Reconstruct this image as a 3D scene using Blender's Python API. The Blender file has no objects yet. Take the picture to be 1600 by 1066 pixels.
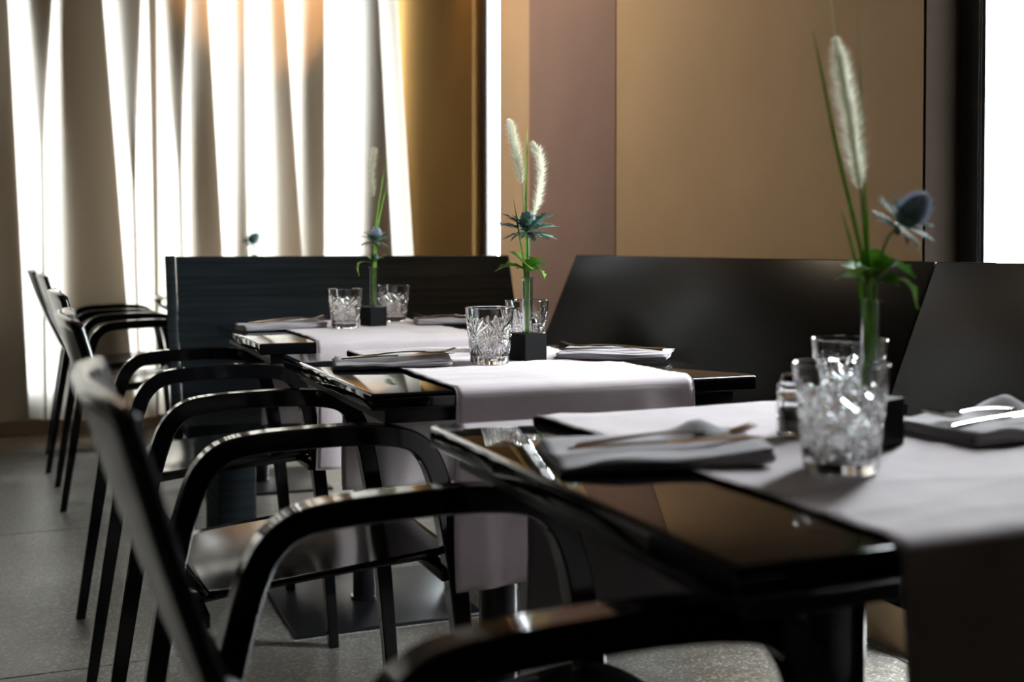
import bpy, bmesh, math, random
from mathutils import Vector, Matrix, noise

random.seed(7)
SC = bpy.context.scene
COL = SC.collection
PI = math.pi

# ------------------------------------------------------------------ camera, sky, exposure
YAW = math.radians(22.2)
cam_data = bpy.data.cameras.new('camera')
cam_data.sensor_width = 36.0
cam_data.lens = 40.45
cam_data.clip_start = 0.05
cam = bpy.data.objects.new('camera', cam_data)
COL.objects.link(cam)
cam.location = (0.0, 0.0, 0.968)
cam.rotation_euler = (PI/2 - math.radians(1.3), 0.0, -YAW)
cam_data.shift_y = -(533.0 - 384.0 - 1798*math.tan(math.radians(1.3))) / 1600.0
cam_data.dof.use_dof = True
cam_data.dof.focus_distance = 2.22
cam_data.dof.aperture_fstop = 3.4
SC.camera = cam

vs = SC.view_settings
vs.view_transform = 'Standard'
vs.look = 'None'
vs.exposure = 0.56
vs.gamma = 1.0
vs.use_curve_mapping = False

SKY = 52.0
world = bpy.data.worlds.new('sky')
SC.world = world
world.use_nodes = True
nt = world.node_tree
nt.nodes.clear()
tc = nt.nodes.new('ShaderNodeTexCoord')
sep = nt.nodes.new('ShaderNodeSeparateXYZ')
ramp = nt.nodes.new('ShaderNodeValToRGB')
ramp.color_ramp.elements[0].position = 0.46
ramp.color_ramp.elements[0].color = (0.30, 0.30, 0.29, 1)
ramp.color_ramp.elements[1].position = 0.54
ramp.color_ramp.elements[1].color = (0.93, 0.97, 1.0, 1)
mapr = nt.nodes.new('ShaderNodeMapRange')
mapr.inputs[1].default_value = -1
mapr.inputs[2].default_value = 1
bg = nt.nodes.new('ShaderNodeBackground')
bg.inputs[1].default_value = SKY
wo = nt.nodes.new('ShaderNodeOutputWorld')
nt.links.new(tc.outputs['Generated'], sep.inputs[0])
nt.links.new(sep.outputs['Z'], mapr.inputs[0])
nt.links.new(mapr.outputs[0], ramp.inputs[0])
nt.links.new(ramp.outputs[0], bg.inputs[0])
nt.links.new(bg.outputs[0], wo.inputs[0])


def portal(name, loc, rot, sx, sy):
    l = bpy.data.lights.new(name, 'AREA')
    l.shape = 'RECTANGLE'
    l.size, l.size_y = sx, sy
    l.cycles.is_portal = True
    o = bpy.data.objects.new(name, l)
    o.location, o.rotation_euler = loc, rot
    COL.objects.link(o)


def spot(name, loc, target, power, color, angle, blend=0.4, radius=0.04):
    l = bpy.data.lights.new(name, 'SPOT')
    l.energy, l.color, l.spot_size, l.spot_blend = power, color, math.radians(angle), blend
    l.shadow_soft_size = radius
    o = bpy.data.objects.new(name, l)
    o.location = loc
    o.rotation_euler = (Vector(target) - Vector(loc)).to_track_quat('-Z', 'Y').to_euler()
    COL.objects.link(o)


WX = 1.88          # wall with the windows
WARM = (1.0, 0.60, 0.25)
portal('portal_near_window', (2.08, 1.865, 1.42), (0, PI/2, 0), 2.84, 0.49)
portal('portal_slit_window', (2.06, 4.93, 1.42), (0, PI/2, 0), 2.84, 0.34)
portal('portal_back_window', (0.0, 6.45, 1.58), (-PI/2, 0, 0), 3.7, 2.53)
spot('lamp_corner', (1.66, 4.98, 2.72), (1.90, 4.98, 1.7), 30, WARM, 85, 0.8)
spot('lamp_room', (0.75, 4.3, 2.85), (1.88, 3.75, 1.5), 82, (1.0, 0.80, 0.56), 95, 0.95, 0.06)
spot('lamp_curtain', (1.03, 5.28, 2.75), (1.03, 5.95, 2.48), 78, WARM, 72, 0.15)

# ------------------------------------------------------------------ materials


def mat(name, color, rough=0.5, metal=0.0, **kw):
    m = bpy.data.materials.new(name)
    m.use_nodes = True
    b = m.node_tree.nodes['Principled BSDF']
    b.inputs['Base Color'].default_value = (*color, 1)
    b.inputs['Roughness'].default_value = rough
    b.inputs['Metallic'].default_value = metal
    for k, v in kw.items():
        b.inputs[k.replace('_', ' ')].default_value = v
    return m


def N(m, t):
    return m.node_tree.nodes.new(t)


def L(m, a, b):
    m.node_tree.links.new(a, b)


def P(m):
    return m.node_tree.nodes['Principled BSDF']


def noise_tex(m, scale, detail=4, vec_scale=None, coord='Object', rough=0.5):
    t = N(m, 'ShaderNodeTexCoord')
    n = N(m, 'ShaderNodeTexNoise')
    n.inputs['Scale'].default_value = scale
    n.inputs['Detail'].default_value = detail
    n.inputs['Roughness'].default_value = rough
    if vec_scale:
        mp = N(m, 'ShaderNodeMapping')
        mp.inputs['Scale'].default_value = vec_scale
        L(m, t.outputs[coord], mp.inputs[0])
        L(m, mp.outputs[0], n.inputs['Vector'])
    else:
        L(m, t.outputs[coord], n.inputs['Vector'])
    return n


def ramp_node(m, src, stops):
    r = N(m, 'ShaderNodeValToRGB')
    e = r.color_ramp.elements
    e[0].position, e[0].color = stops[0][0], (*stops[0][1], 1)
    e[1].position, e[1].color = stops[-1][0], (*stops[-1][1], 1)
    for p, c in stops[1:-1]:
        x = e.new(p)
        x.color = (*c, 1)
    L(m, src, r.inputs[0])
    return r


def bump(m, src, strength, dist=0.001):
    b = N(m, 'ShaderNodeBump')
    b.inputs['Strength'].default_value = strength
    b.inputs['Distance'].default_value = dist
    L(m, src, b.inputs['Height'])
    L(m, b.outputs[0], P(m).inputs['Normal'])
    return b


# black stained wood with a faint grain
def black_wood(name, base, rough, vs_, strength, dist=0.0006):
    m = mat(name, base, rough)
    n = noise_tex(m, 1.0, 5, vs_)
    r = ramp_node(m, n.outputs[0], [(0.3, tuple(c*0.7 for c in base)), (0.7, tuple(c*1.5 for c in base))])
    L(m, r.outputs[0], P(m).inputs['Base Color'])
    bump(m, n.outputs[0], strength, dist)
    return m


M_chair = black_wood('black_lacquered_wood', (0.0025, 0.0025, 0.003), 0.075, (60, 60, 60), 0.015)
M_seat = black_wood('black_seat_veneer', (0.006, 0.0055, 0.005), 0.13, (22, 260, 60), 0.12)
M_back = black_wood('black_back_veneer', (0.006, 0.006, 0.0065), 0.17, (60, 60, 10), 0.05)
def satin_veneer(name, base, sheen):
    """black veneer under a thin satin lacquer: a weak, even sheen"""
    m = black_wood(name, base, 1.0, (2, 2, 60), 0.10)
    P(m).inputs['Specular IOR Level'].default_value = 0.0
    g = N(m, 'ShaderNodeBsdfGlossy')
    g.inputs['Roughness'].default_value = 0.26
    x = N(m, 'ShaderNodeMixShader')
    x.inputs[0].default_value = sheen
    L(m, P(m).outputs[0], x.inputs[1])
    L(m, g.outputs[0], x.inputs[2])
    L(m, x.outputs[0], m.node_tree.nodes['Material Output'].inputs[0])
    return m


M_bench = satin_veneer('daylit_black_bench_veneer', (0.023, 0.029, 0.034), 0.018)  # same veneer as the wall bench, bluish daylight mixed into its colour
M_bench2 = satin_veneer('shaded_black_bench_veneer', (0.0032, 0.0028, 0.0024), 0.017)  # same veneer as the end bench, shade put into its darker colour
M_top = mat('black_glossy_tabletop', (0.004, 0.004, 0.0045), 0.035, IOR=1.47)
_n = noise_tex(M_top, 45, 3)
bump(M_top, _n.outputs[0], 0.012, 0.001)
P(M_back).inputs['Specular IOR Level'].default_value = 0.4
M_under = mat('black_table_frame', (0.006, 0.006, 0.006), 0.4)
M_iron = mat('black_powder_coat', (0.008, 0.008, 0.009), 0.33, Specular_IOR_Level=0.2)
M_column = mat('black_enamelled_column', (0.008, 0.008, 0.009), 0.22)
M_block = mat('matt_black_block', (0.0045, 0.0045, 0.005), 0.5, Specular_IOR_Level=0.08)


def fabric(name, c, trans=0.0, scale=900):
    m = mat(name, c, 0.9)
    P(m).inputs['Sheen Weight'].default_value = 0.25
    P(m).inputs['Specular IOR Level'].default_value = 0.15
    t = N(m, 'ShaderNodeTexCoord')
    w1 = N(m, 'ShaderNodeTexWave')
    w2 = N(m, 'ShaderNodeTexWave')
    w1.bands_direction, w2.bands_direction = 'X', 'Y'
    for w in (w1, w2):
        w.inputs['Scale'].default_value = scale/6.28
        w.inputs['Distortion'].default_value = 0.6
        L(m, t.outputs['Object'], w.inputs['Vector'])
    mx = N(m, 'ShaderNodeMath')
    mx.operation = 'ADD'
    L(m, w1.outputs['Fac'], mx.inputs[0])
    L(m, w2.outputs['Fac'], mx.inputs[1])
    bump(m, mx.outputs[0], 0.25, 0.0004)
    n = noise_tex(m, 14, 5)
    r = ramp_node(m, n.outputs[0], [(0.25, tuple(x*0.9 for x in c)), (0.75, tuple(min(1, x*1.08) for x in c))])
    L(m, r.outputs[0], P(m).inputs['Base Color'])
    return m


M_runner = fabric('mauve_grey_linen', (0.51, 0.445, 0.46))
M_hem = fabric('mauve_grey_hem', (0.34, 0.29, 0.30))
M_napkin = fabric('grey_napkin_linen', (0.27, 0.245, 0.26))

M_curtain = bpy.data.materials.new('translucent_cream_curtain')
M_curtain.use_nodes = True
_t = M_curtain.node_tree
_t.nodes.clear()
_d = _t.nodes.new('ShaderNodeBsdfDiffuse')
_d.inputs[0].default_value = (0.26, 0.195, 0.13, 1)
_tr = _t.nodes.new('ShaderNodeBsdfTranslucent')
_tr.inputs[0].default_value = (0.70, 0.66, 0.60, 1)
_mx = _t.nodes.new('ShaderNodeMixShader')
_mx.inputs[0].default_value = 0.10
_o = _t.nodes.new('ShaderNodeOutputMaterial')
_t.links.new(_d.outputs[0], _mx.inputs[1])
_t.links.new(_tr.outputs[0], _mx.inputs[2])
_t.links.new(_mx.outputs[0], _o.inputs[0])


def plaster(name, c, var=0.12, bumps=0.25, sc=180):
    m = mat(name, c, 0.8)
    P(m).inputs['Specular IOR Level'].default_value = 0.2
    n = noise_tex(m, 2.5, 6)
    r = ramp_node(m, n.outputs[0], [(0.3, tuple(x*(1-var) for x in c)), (0.7, tuple(x*(1+var) for x in c))])
    L(m, r.outputs[0], P(m).inputs['Base Color'])
    n2 = noise_tex(m, sc, 3)
    bump(m, n2.outputs[0], bumps, 0.0015)
    return m


M_tan = plaster('tan_wall_paint', (0.46, 0.33, 0.20), 0.05)
M_mauve = plaster('mauve_brown_pillar_paint', (0.23, 0.152, 0.130), 0.06)
M_dark = plaster('dark_brown_paint', (0.045, 0.030, 0.020))
M_brown = plaster('brown_wall_paint', (0.13, 0.075, 0.026), 0.05)
M_jamb = plaster('dark_jamb_paint', (0.010, 0.0075, 0.006), 0.05)
P(M_brown).inputs['Specular IOR Level'].default_value = 0.0
P(M_jamb).inputs['Specular IOR Level'].default_value = 0.0
M_ceil = plaster('ceiling_paint', (0.12, 0.10, 0.08))
M_roomwall = plaster('room_wall_paint', (0.07, 0.055, 0.045))
M_frame = mat('dark_anodised_frame', (0.018, 0.016, 0.017), 0.35)
M_gasket = mat('pale_metal_strip', (0.55, 0.60, 0.63), 0.35, 0.6)

M_floor = mat('speckled_terrazzo', (0.2, 0.2, 0.195), 0.38)
_v = N(M_floor, 'ShaderNodeTexVoronoi')
_v.inputs['Scale'].default_value = 190
_c = N(M_floor, 'ShaderNodeTexCoord')
L(M_floor, _c.outputs['Object'], _v.inputs['Vector'])
_s = N(M_floor, 'ShaderNodeSeparateColor')
L(M_floor, _v.outputs['Color'], _s.inputs[0])
_r1 = ramp_node(M_floor, _s.outputs[0], [(0.0, (0.085, 0.080, 0.074)), (0.35, (0.125, 0.12, 0.112)),
                                         (0.78, (0.15, 0.145, 0.137)), (0.93, (0.30, 0.30, 0.28))])
_n2 = noise_tex(M_floor, 3.0, 6)
_r2 = ramp_node(M_floor, _n2.outputs[0], [(0.3, (0.46, 0.39, 0.32)), (0.7, (0.98, 0.98, 0.97))])
_mm = N(M_floor, 'ShaderNodeMix')
_mm.data_type = 'RGBA'
_mm.blend_type = 'MULTIPLY'
_mm.inputs[0].default_value = 1.0
L(M_floor, _r1.outputs[0], _mm.inputs[6])
L(M_floor, _r2.outputs[0], _mm.inputs[7])
L(M_floor, _mm.outputs[2], P(M_floor).inputs['Base Color'])
bump(M_floor, _n2.outputs[0], 0.08, 0.002)

M_glass = mat('clear_glass', (0.985, 0.995, 1.0), 0.0, Transmission_Weight=1.0, IOR=1.5)
M_tube = mat('clear_tube_glass', (0.97, 1.0, 0.99), 0.0, Transmission_Weight=1.0, IOR=1.45)
M_pepper = mat('ground_pepper', (0.015, 0.012, 0.010), 0.9)
M_steel = mat('polished_steel', (0.48, 0.42, 0.37), 0.15, 1.0)
M_darksteel = mat('dark_steel_cap', (0.10, 0.10, 0.11), 0.25, 1.0)

M_pane = bpy.data.materials.new('window_pane')
M_pane.use_nodes = True
_t = M_pane.node_tree
_t.nodes.clear()
_f = _t.nodes.new('ShaderNodeFresnel')
_bf = _t.nodes.new('ShaderNodeNewGeometry')
_mr = _t.nodes.new('ShaderNodeMapRange')      # the same glass seen from either of its faces
_mr.inputs[3].default_value, _mr.inputs[4].default_value = 1.45, 1/1.45
_t.links.new(_bf.outputs['Backfacing'], _mr.inputs[0])
_t.links.new(_mr.outputs[0], _f.inputs[0])
_a = _t.nodes.new('ShaderNodeBsdfTransparent')
_a.inputs[0].default_value = (0.96, 0.98, 0.98, 1)
_g = _t.nodes.new('ShaderNodeBsdfGlossy')
_g.inputs['Roughness'].default_value = 0.0
_mx = _t.nodes.new('ShaderNodeMixShader')
_o = _t.nodes.new('ShaderNodeOutputMaterial')
_t.links.new(_f.outputs[0], _mx.inputs[0])
_t.links.new(_a.outputs[0], _mx.inputs[1])
_t.links.new(_g.outputs[0], _mx.inputs[2])
_t.links.new(_mx.outputs[0], _o.inputs[0])


def plant(name, c1, c2, rough=0.5, trans=0.0, scale=60):
    m = mat(name, c1, rough)
    n = noise_tex(m, scale, 3)
    r = ramp_node(m, n.outputs[0], [(0.3, c1), (0.7, c2)])
    L(m, r.outputs[0], P(m).inputs['Base Color'])
    if trans:
        nt_ = m.node_tree
        t_ = nt_.nodes.new('ShaderNodeBsdfTranslucent')
        L(m, r.outputs[0], t_.inputs[0])
        x_ = nt_.nodes.new('ShaderNodeMixShader')
        x_.inputs[0].default_value = trans
        L(m, P(m).outputs[0], x_.inputs[1])
        L(m, t_.outputs[0], x_.inputs[2])
        L(m, x_.outputs[0], nt_.nodes['Material Output'].inputs[0])
    return m


M_blade = plant('grass_green', (0.12, 0.28, 0.03), (0.25, 0.46, 0.07), 0.6, 0.4)
M_stem = plant('stem_green', (0.09, 0.19, 0.05), (0.17, 0.30, 0.09), 0.45)
M_leaf = plant('leaf_green', (0.07, 0.23, 0.03), (0.26, 0.44, 0.06), 0.45, 0.4, 40)
for _m in (M_blade, M_stem, M_leaf):
    P(_m).inputs['Specular IOR Level'].default_value = 0.25
M_plume = plant('plume_hair', (0.80, 0.79, 0.66), (0.94, 0.94, 0.86), 0.7, 0.72, 90)
M_core = plant('plume_core', (0.72, 0.74, 0.55), (0.84, 0.85, 0.70), 0.7, 0.25, 300)
M_bract = plant('thistle_bract', (0.055, 0.14, 0.10), (0.15, 0.27, 0.24), 0.65, 0.15, 80)
M_floret = plant('thistle_floret', (0.42, 0.48, 0.68), (0.80, 0.83, 0.92), 0.6, 0.25, 200)

# ------------------------------------------------------------------ mesh helpers


class MB:
    def __init__(self):
        self.v, self.f = [], []

    def add(self, v, f):
        o = len(self.v)
        self.v += [tuple(p) for p in v]
        self.f += [tuple(i+o for i in q) for q in f]
        return self

    def box(self, x0, x1, y0, y1, z0, z1, shear=None):
        pts = [(x, y, z) for z in (z0, z1) for y in (y0, y1) for x in (x0, x1)]
        if shear:
            pts = [shear(Vector(p)) for p in pts]
        return self.add(pts, [(0, 2, 3, 1), (4, 5, 7, 6), (0, 1, 5, 4), (2, 6, 7, 3), (0, 4, 6, 2), (1, 3, 7, 5)])

    def prism(self, poly, z0, z1):
        n = len(poly)
        self.add([(x, y, z0) for x, y in poly] + [(x, y, z1) for x, y in poly],
                 [tuple(range(n-1, -1, -1)), tuple(range(n, 2*n))] +
                 [(i, (i+1) % n, n+(i+1) % n, n+i) for i in range(n)])
        return self

    def lathe(self, prof, n=32, c=(0, 0, 0), closed=False):
        v, f = [], []
        k = len(prof)
        for r, z in prof:
            for i in range(n):
                a = 2*PI*i/n
                v.append((c[0]+r*math.cos(a), c[1]+r*math.sin(a), c[2]+z))
        for j in range(k-1 if not closed else k):
            j2 = (j+1) % k
            for i in range(n):
                f.append((j*n+i, j*n+(i+1) % n, j2*n+(i+1) % n, j2*n+i))
        if not closed:
            f.append(tuple(range(n-1, -1, -1)))
            f.append(tuple((k-1)*n+i for i in range(n)))
        return self.add(v, f)

    def tube(self, pts, rad, n=8, flat=1.0, side=None, caps=True):
        pts = [Vector(p) for p in pts]
        k = len(pts)
        rads = rad if isinstance(rad, (list, tuple)) else [rad]*k
        v, f = [], []
        up = Vector(side) if side else Vector((0.31, 0.95, 0.02))
        for i, p in enumerate(pts):
            t = (pts[min(i+1, k-1)]-pts[max(i-1, 0)]).normalized()
            a = up - t*up.dot(t)
            if a.length < 1e-4:
                a = Vector((1, 0, 0)) - t*t.x
            a.normalize()
            b = t.cross(a)
            up = a
            for j in range(n):
                q = 2*PI*j/n
                v.append(p + (a*math.cos(q) + b*math.sin(q)*flat)*rads[i])
        for i in range(k-1):
            for j in range(n):
                f.append((i*n+j, i*n+(j+1) % n, (i+1)*n+(j+1) % n, (i+1)*n+j))
        if caps:
            f.append(tuple(range(n-1, -1, -1)))
            f.append(tuple((k-1)*n+j for j in range(n)))
        return self.add(v, f)

    def grid(self, fn, nu, nv, wrap=False):
        v = [fn(i/(nu if wrap else nu-1), j/(nv-1)) for j in range(nv) for i in range(nu)]
        f = []
        for j in range(nv-1):
            for i in range(nu if wrap else nu-1):
                i2 = (i+1) % nu
                f.append((j*nu+i, j*nu+i2, (j+1)*nu+i2, (j+1)*nu+i))
        return self.add(v, f)

    def build(self, name, m, parent=None, smooth=True, angle=40, bevel=0, solid=0, seg=2):
        me = bpy.data.meshes.new(name)
        me.from_pydata(self.v, [], self.f)
        me.update()
        bm = bmesh.new()
        bm.from_mesh(me)
        bmesh.ops.recalc_face_normals(bm, faces=bm.faces)
        if bevel:
            es = [e for e in bm.edges if len(e.link_faces) == 2 and e.calc_face_angle() > 0.5]
            bmesh.ops.bevel(bm, geom=es, offset=bevel, segments=seg, profile=0.5, affect='EDGES')
        bm.to_mesh(me)
        bm.free()
        if smooth:
            me.shade_smooth()
            me.set_sharp_from_angle(angle=math.radians(angle))
        me.materials.append(m)
        o = bpy.data.objects.new(name, me)
        COL.objects.link(o)
        if parent:
            o.parent = parent
        if solid:
            s = o.modifiers.new('thickness', 'SOLIDIFY')
            s.thickness = solid
            s.offset = 0
        return o


def tag(o, label, cat, group=None, kind=None):
    o['label'] = label
    o['category'] = cat
    if group:
        o['group'] = group
    if kind:
        o['kind'] = kind
    return o


def thing(name, label, cat, loc=(0, 0, 0), rz=0.0, group=None, kind=None):
    o = bpy.data.objects.new(name, None)
    COL.objects.link(o)
    o.empty_display_size = 0.05
    o.location = loc
    o.rotation_euler = (0, 0, rz)
    return tag(o, label, cat, group, kind)


def copy_tree(o, loc, rz, label, group=None):
    def rec(s, par):
        c = s.copy()
        COL.objects.link(c)
        if par:
            c.parent = par
        for ch in [x for x in COL.objects if x.parent == s]:
            rec(ch, c)
        return c
    r = rec(o, None)
    r.location, r.rotation_euler = loc, (0, 0, rz)
    r['label'] = label
    if group:
        r['group'] = group
    return r


def catmull(pts, k=8):
    pts = [Vector(p) for p in pts]
    out = []
    for i in range(len(pts)-1):
        p0, p1, p2, p3 = pts[max(i-1, 0)], pts[i], pts[i+1], pts[min(i+2, len(pts)-1)]
        for j in range(k):
            t = j/k
            out.append(0.5*((2*p1) + (p2-p0)*t + (2*p0-5*p1+4*p2-p3)*t*t + (3*p1-p0-3*p2+p3)*t**3))
    out.append(pts[-1])
    return out


def lerp(a, b, t):
    return a+(b-a)*t


def interp(x, xs, ys):
    if x <= xs[0]:
        return ys[0]
    for i in range(len(xs)-1):
        if x <= xs[i+1]:
            return lerp(ys[i], ys[i+1], (x-xs[i])/(xs[i+1]-xs[i]))
    return ys[-1]


# ------------------------------------------------------------------ the room
CEIL = 2.95
floor = thing('floor', 'speckled grey terrazzo floor of large slabs', 'floor', kind='structure')
ys = [-2.8, -1.4+0.01, 0.0-0.01+0.0, 1.40, 2.79, 4.19, 5.59, 6.99]
slab = None
xs = [-3.2, -0.95, 1.85, 4.0]
for i in range(len(ys)-1):
    for j in range(len(xs)-1):
        mb = MB().box(xs[j]+.002, xs[j+1]-.002, ys[i]+.002, ys[i+1]-.002, -0.06, 0.0)
        mb.build('floor_slab', M_floor, floor, bevel=0.0015, seg=1)
MB().box(-3.4, 4.2, -3, 7.2, -0.12, -0.064).build('floor_bed', M_dark, floor)
tag(MB().box(-3.2, 2.2, -2.8, 6.6, CEIL, CEIL+0.1).build('ceiling', M_ceil), 'beige ceiling above the tables', 'ceiling', kind='structure')
tag(MB().box(-3.3, -3.2, -2.8, 6.6, 0, CEIL).build('wall_left', M_roomwall), 'brown wall on the far left of the room', 'wall', kind='structure')
tag(MB().box(-3.3, 2.2, -2.9, -2.8, 0, CEIL).build('wall_front', M_roomwall), 'brown wall behind the viewer', 'wall', kind='structure')

wr = thing('wall_right', 'tan painted wall beside the benches, with two window openings', 'wall', kind='structure')
XO = 2.00
MB().box(WX, XO, -2.8, 1.62, 0, CEIL).build('wall_panel', M_tan, wr)
MB().box(WX, XO, 2.103, 4.757, 0, CEIL).build('wall_panel', M_tan, wr)
MB().box(WX, XO, 5.10, 6.6, 0, CEIL).build('wall_panel', M_brown, wr)
MB().box(WX+0.002, XO, 2.095, 2.1028, 0, 2.86).build('jamb', M_jamb, wr)
MB().box(WX, XO, 1.62, 2.103, 2.86, CEIL).build('lintel', M_tan, wr)
MB().box(WX, XO, 4.757, 5.10, 2.86, CEIL).build('lintel', M_tan, wr)
tag(MB().box(WX-0.003, WX-0.0003, 3.634, 4.41, 0, CEIL).build('trim_1', M_mauve),
    'mauve-brown painted pillar strip in the corner behind the benches', 'pillar', kind='structure')

wb = thing('wall_back', 'dark wall around the window behind the curtains', 'wall', kind='structure')
MB().box(-3.2, 2.1, 6.38, 6.5, 0, 0.32).build('parapet', M_dark, wb)
MB().box(-3.2, -1.85, 6.38, 6.5, 0.32, CEIL).build('wall_panel', M_dark, wb)
MB().box(1.872, 2.1, 6.38, 6.5, 0.32, CEIL).build('wall_panel', M_dark, wb)
MB().box(-1.85, 1.872, 6.38, 6.5, 2.85, CEIL).build('lintel', M_dark, wb)
tag(MB().box(-3.2, 1.87, 6.355, 6.379, 0, 0.10).build('baseboard_back', M_dark, bevel=0.003),
    'dark brown baseboard under the curtains', 'baseboard', kind='structure')


def window(name, label, y0, y1, xr, fw, z0=0.0, z1=2.86):
    w = thing(name, label, 'window', (0, 0, 0), kind='structure')
    e = 0.0015
    y0, y1, z1 = y0+e, y1-e, z1-e
    MB().box(xr, xr+0.06, y1-fw, y1, z0, z1).build('frame', M_frame, w, bevel=0.003)
    MB().box(xr, xr+0.06, y0, y0+fw, z0, z1).build('frame', M_frame, w, bevel=0.003)
    MB().box(xr, xr+0.06, y0+fw, y1-fw, z1-fw, z1).build('frame', M_frame, w, bevel=0.003)
    MB().box(xr, xr+0.06, y0+fw, y1-fw, z0, z0+0.03).build('frame', M_frame, w, bevel=0.003)
    for s, yy in ((-1, y1-fw), (1, y0+fw)):
        g = 0.010 if xr > 1.95 else 0.006
        a, b = sorted((yy, yy+s*g))
        MB().box(xr+0.006, xr+0.029, a, b, z0+0.03, z1-fw).build('glazing_strip', M_gasket, w)
        a, b = sorted((yy+s*g, yy+s*(g+0.010)))
        MB().box(xr+0.001, xr+0.029, a, b, z0+0.03, z1-fw).build('sash', M_frame, w)
    MB().box(xr+0.03, xr+0.036, y0+fw+.004, y1-fw-.004, z0+0.03, z1-fw).build('glass_pane', M_pane, w)
    return w


window('window_1', 'large bright window at right with a dark frame behind the bench', 1.62, 2.103, 1.985, 0.060)
window('window_2', 'narrow slit window between curtain and pillar', 4.757, 5.10, 1.925, 0.055)
tag(MB().box(-1.80, 1.80, 5.985, 6.378, 0.26, 0.29).build('light_baffle', M_dark, bevel=0.003), 'unseen added ledge hidden behind the curtains', 'baffle', kind='structure')  # unseen shelf added to stop window light spilling under the hem
w3 = thing('window_3', 'wide window hidden behind the cream curtains', 'window', kind='structure')
for x in (-1.848, -0.62, 0.525, 1.825):
    MB().box(x, x+(0.08 if x > 0 and x < 1 else 0.045), 6.40, 6.46, 0.322, 2.848).build('frame', M_frame, w3)
MB().box(-1.80, 1.825, 6.428, 6.434, 0.322, 2.848).build('glass_pane', M_pane, w3)

# ------------------------------------------------------------------ curtains
CY = 5.87
# folds: (left edge top, right edge top, left edge at 0.92 m, right edge at 0.92 m)  (overlap vanishes when they meet)
K = 5.9/6.1


def folds_curtain(folds, x0, x1t, x1b, name, label, seed, zb=0.13, ret=False):
    rnd = random.Random(seed)
    zt = 2.93
    rows = 46
    ph = [rnd.random()*6 for _ in range(4)]

    def row(t):
        z = lerp(zb, zt, t)
        s = (2.05 - z)/(2.05-0.92)          # 0 at frame top, 1 at bench top
        pts = [(x0, 0.0)]
        prev = x0
        for (a0, b0, a1, b1, sc) in folds:
            a, b = lerp(a0, a1, s), lerp(b0, b1, s)
            if b-a < 0.004:
                c = (a+b)/2
                a, b = c-0.002, c+0.002
            w = b-a
            r = min(0.012, w*0.3)
            d = 0.028*min(1, w/0.05)+0.004
            mid = (prev+a)/2
            pts.append((max(mid, prev+0.002), 0.035 + 0.012*math.sin(3*z+ph[0]+a*9)))
            pts += [(b-r, 0.0), (b, d*0.45), (b-r, d*0.9), ((a+b)/2, d*1.05), (a+r, d*1.15), (a, d*1.6), (a+r, d*2.05)]
            prev = max(b, a+r)
        xe = lerp(x1t, x1b, max(-0.6, s)**1 if s < 1 else 1+(s-1)*0.6)
        pts.append((lerp(prev, xe, 0.5), 0.05))
        pts.append((xe, 0.03))
        if ret:  # unseen return of cloth added to keep window light off the side wall
            pts += [(xe+0.006, 0.06), (xe+0.004, 0.16), (xe+0.001, 0.30), (xe-0.01, 0.42)]
        pp = catmull([Vector((x, CY + y, 0)) for x, y in pts], 5)
        hem = 0.018*math.sin(prev*3+z) if t == 0 else 0
        return [Vector((p.x, p.y + 0.006*math.sin(p.x*21+z*2.2+ph[1]), z + (0.012*math.sin(p.x*7+ph[2]) if t < 0.02 else 0))) for p in pp]
    R = [row(j/(rows-1)) for j in range(rows)]
    n = len(R[0])
    mb = MB()
    mb.add([p for r in R for p in r], [(j*n+i, j*n+i+1, (j+1)*n+i+1, (j+1)*n+i) for j in range(rows-1) for i in range(n-1)])
    return tag(mb.build(name, M_curtain, angle=180), label, 'curtain', 'cream curtains along the back window')


def kk(l):
    return [tuple(x*K for x in f[:4]) + (0,) for f in l]


left_folds = kk([(-1.62, -1.50, -1.62, -1.48), (-1.30, -1.22, -1.30, -1.2), (-1.02, -0.90, -1.04, -0.88), (-0.72, -0.62, -0.72, -0.60),
                 (-0.50, -0.42, -0.5, -0.40), (-0.275, -0.148, -0.275, -0.105), (-0.047, 0.046, 0.04, -0.03), (0.096, 0.287, 0.099, 0.36),
                 (0.369, 0.461, 0.45, 0.42)])
right_folds = kk([(0.600, 0.684, 0.68, 0.64), (0.722, 0.802, 0.722, 0.857), (0.945, 0.982, 0.945, 0.99),
                  (1.122, 1.199, 1.14, 1.27), (1.295, 1.395, 1.29, 1.395), (1.624, 1.703, 1.620, 1.76)])
folds_curtain(left_folds, -1.80, 0.510*K, 0.525*K, 'curtain', 'cream curtain at far left of the back window, behind the chairs', 3)
folds_curtain(right_folds, 0.540*K, 1.822*K, 1.895*K, 'curtain', 'wide cream curtain behind the black bench, glowing orange at its top', 5, ret=True)

# ------------------------------------------------------------------ benches
ZB = 0.932


def lean_panel(name, parent, m, along, a0, a1, base, zb, zt, slope, th, sign):
    # a reclining board: along 'x' or 'y', from a0 to a1; face starts at base (height zb) and reclines by slope per metre
    def sh(p):
        off = (p.z-zb)*slope
        return Vector((p.x, p.y+off, p.z)) if along == 'x' else Vector((p.x+off, p.y, p.z))
    mb = MB()
    if along == 'x':
        mb.box(a0, a1, base, base+th, zb, zt, sh)
    else:
        mb.box(base, base+th, a0, a1, zb, zt, sh)
    return mb.build(name, m, parent, bevel=0.003)


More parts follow.
